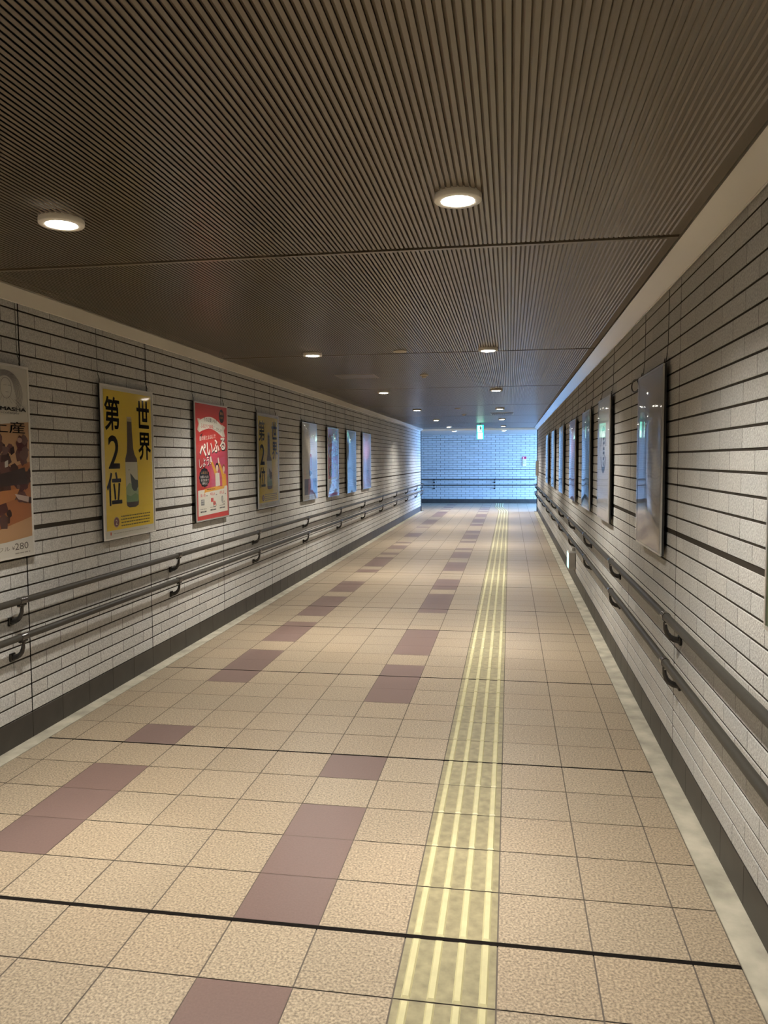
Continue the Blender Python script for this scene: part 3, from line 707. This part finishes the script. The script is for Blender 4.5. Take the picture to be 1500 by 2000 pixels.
RP = [
 (-0.67, 0.078, 2.075, 1.044, art_leaf, 'green poster cut by the right edge of the picture', .8, 'silver'),
 (1.745, 2.514, 2.055, 1.058, art_plain, 'large blank-looking greyish poster with wavy film, beside the black cable ring', 1.8, 'silver'),
 (3.875, 4.67, 2.072, 1.053, art_logo, 'pale grey poster bearing an upright oval logo on the right wall', .95, 'silver'),
 (5.40, 6.17, 2.057, 1.05, art_lime, 'yellowish green poster just beyond the oval logo one', 1.3, 'silver'),
 (7.084, 7.97, 2.051, 1.052, art_pink, 'pink poster above and beyond the low guide light on the right wall', 1.4, 'silver'),
 (9.254, 10.11, 2.061, 1.05, art_lilac, 'lilac-blue poster, third from the far end of the right wall', 1.2, 'silver'),
 (11.52, 12.36, 2.075, 1.058, art_blue, 'pale blue poster, second from the far end of the right wall', 1.2, 'silver'),
 (13.73, 14.60, 2.07, 1.06, art_blue, 'slim-looking pale poster, farthest of those on the right wall', 1.2, 'silver'),
]
for i, (a, b, zt, zb, f, lb, wv, fr) in enumerate(RP): poster(1, a, b, zt, zb, f, lb, wv, fr, seed=60 + i)

# cable ring beside the big grey poster
q = MB(); n = 26
q.tube([(XR - 0.012 - 0.012 * math.sin(PI * k / n), 2.70 + 0.115 - 0.115 * math.cos(-0.5 + 2 * PI * .93 * k / n) - .04, 2.035 + 0.038 * math.sin(-0.5 + 2 * PI * .93 * k / n)) for k in range(n + 1)], 0.0045, M['wire'], n=8)
tag(q.build('cable_ring'), 'loose black cable ring hanging beside the top of the big greyish poster', 'cable')

# ------------------------------------------------------------ ceiling fittings
dets = [(-0.89, 4.08, .058, 'flat round cream disc on the ceiling, nearest of the four', 0), (-0.893, 5.96, .048, 'round beige ceiling detector just beyond the nearest disc', 1),
        (-0.90, 11.56, .058, 'flat round disc far along the ceiling, before the slotted grille', 0), (-0.90, 13.44, .052, 'farthest round ceiling detector, left of the slotted grille', 1)]
for x, y, r, lb, deep in dets:
    o = empty('ceiling_detector', (x, y, H)); tag(o, lb, 'ceiling detector', 'round discs along the middle of the ceiling')
    q = MB(); q.lathe([(r, 0), (r, -.006), (r - .004, -.010), (r * .55, -.012), (0.0005, -.012)], M['cream'], n=32); q.build('base_plate', o)
    q = MB(); d = .03 if deep else .014
    q.lathe([(r * .55, -.011), (r * .5, -d), (r * .3, -d - .004), (.0005, -d - .004)], M['cream'], n=24); q.build('sensor_cap', o)
o = empty('ceiling_hatch', (-1.637, 5.97, H)); tag(o, 'rectangular ribbed hatch outlined in the left of the ceiling', 'hatch')
q = MB(); hx, hy = .217, .197
for (x0, x1, y0, y1) in ((-hx, -hx + .012, -hy, hy), (hx - .012, hx, -hy, hy), (-hx, hx, -hy, -hy + .006), (-hx, hx, hy - .006, hy)): q.box(x0, x1, y0, y1, -.004, .004, M['hatch'], bev=.001)
q.build('frame', o)
q = MB(); x = -hx + .016
while x < hx - .02: q.box(x, x + .0125, -hy + .008, hy - .008, -.0015, .006, M['ceil']); x += PT
q.build('ribbed_panel', o)
o = empty('ceiling_grille', (-0.132, 13.39, H)); tag(o, 'dark slotted air grille near the far right-hand downlights', 'air grille')
q = MB(); hx, hy = .225, .33
for (x0, x1, y0, y1) in ((-hx, -hx + .015, -hy, hy), (hx - .015, hx, -hy, hy), (-hx, hx, -hy, -hy + .015), (-hx, hx, hy - .015, hy)): q.box(x0, x1, y0, y1, -.008, .004, M['lip'], bev=.001)
q.build('frame', o)
q = MB(); q.box(-hx + .012, hx - .012, -hy + .012, hy - .012, -.002, .002, M['void'])
x = -hx + .02
while x < hx - .03: q.box(x, x + .010, -hy + .015, hy - .015, -.007, .001, M['ceil']); x += .022
q.build('slats', o)

# hanging exit sign
o = empty('exit_sign', (-0.722, 17.5, H)); tag(o, 'tall glowing green exit sign with a running figure, hung from the ceiling', 'exit sign')
q = MB(); q.box(-.092, .092, -.02, .03, -.41, -.034, M['steel'], bev=.004); q.tube([(0, .005, -.036), (0, .005, 0)], .02, M['steel'], n=14); q.build('housing', o)
q = MB(); q.box(-.088, .088, -.0225, -.019, -.406, -.043, M['green_lit'])
q.box(-.062, .062, -.0237, -.0224, -.395, -.240, M['white_lit']); q.box(-.070, .050, -.0237, -.0224, -.225, -.057, M['aqua']); q.build('lit_panel', o)
q = MB(); yy = -.0245; DG = art((.02, .06, .05)); cx = .006
def pg(pts, m=DG): q.face([(cx + x, yy, -.135 + z) for x, z in pts], m)
pg([(cx_, cz_) for cx_, cz_ in [(.016 * math.cos(t) + .006, .052 + .016 * math.sin(t)) for t in [2 * PI * k / 14 for k in range(14)]]])
pg([(-.012, .034), (.020, .036), (.030, -.004), (.006, -.014), (-.010, .006)]); pg([(-.012, .034), (-.040, .018), (-.046, -.008), (-.037, -.010), (-.030, .008), (-.008, .020)])
pg([(.020, .036), (.042, .022), (.056, .028), (.052, .036), (.040, .033), (.022, .044)]); pg([(.004, -.008), (.026, -.006), (.020, -.036), (.036, -.058), (.026, -.066), (.004, -.038)])
pg([(-.006, -.002), (.010, -.010), (-.010, -.036), (-.042, -.038), (-.042, -.048), (-.002, -.048)])
q.build('running_figure', o)

# low guide light on the right wall
o = empty('guide_light', (XR, 7.43, .19)); tag(o, 'small box guide light glowing aqua, low on the right wall under the handrails', 'guide light')
q = MB(); q.box(-.082, 0, -.125, .125, .012, .212, M['steel'], bev=.004); q.box(-.088, -.074, -.13, .13, .006, .218, M['white_frame'], bev=.003); q.build('housing', o)
q = MB(); q.box(-.0905, -.087, -.112, .112, .024, .20, M['aqua']); q.build('lit_panel', o)
q = MB(); q.box(-.04, 0, -.02, .02, .225, .262, M['steel'], bev=.004); q.build('junction_cap', o)

# grey box at the far end of the right wall
o = empty('switch_box', (XR, 20.2, 1.08)); tag(o, 'tall grey box fixed to the far end of the right wall', 'switch box')
q = MB(); q.box(-.075, 0, -.11, .11, 0, .43, M['grey_box'], bev=.006); q.build('housing', o)
q = MB(); q.box(-.079, -.0745, -.095, .095, .015, .415, M['grey_box'], bev=.002); q.tube([(-.082, -.07, .2), (-.078, -.07, .2)], .008, M['steel'], n=10); q.build('cover', o)

# notice on the far wall
o = empty('wall_notice', (0.535, YF, 1.318)); tag(o, 'small white notice plate with a red header on the far wall', 'notice')
q = MB(); q.box(-.062, .062, -.022, 0, 0, .245, M['white_frame'], bev=.002); q.build('plate', o)
q = MB(); q.box(-.068, .068, -.024, 0, .248, .33, art((.70, .02, .09)), bev=.002); q.face([(-.045, -.0245, .262), (-.012, -.0245, .262), (-.012, -.0245, .315), (-.045, -.0245, .315)], art((.85, .6, .65)))
q.face([(.012, -.0245, .258), (.045, -.0245, .262), (.04, -.0245, .318), (.016, -.0245, .312)], art((.10, .01, .05))); q.build('header', o)
q = MB()
for u in (-.035, .012):
    for k in range(5): q.box(u, u + (.02 if k % 2 else .026), -.0228, -.0219, .205 - k * .032, .222 - k * .032, art((.12, .14, .16)))
q.build('lettering', o)
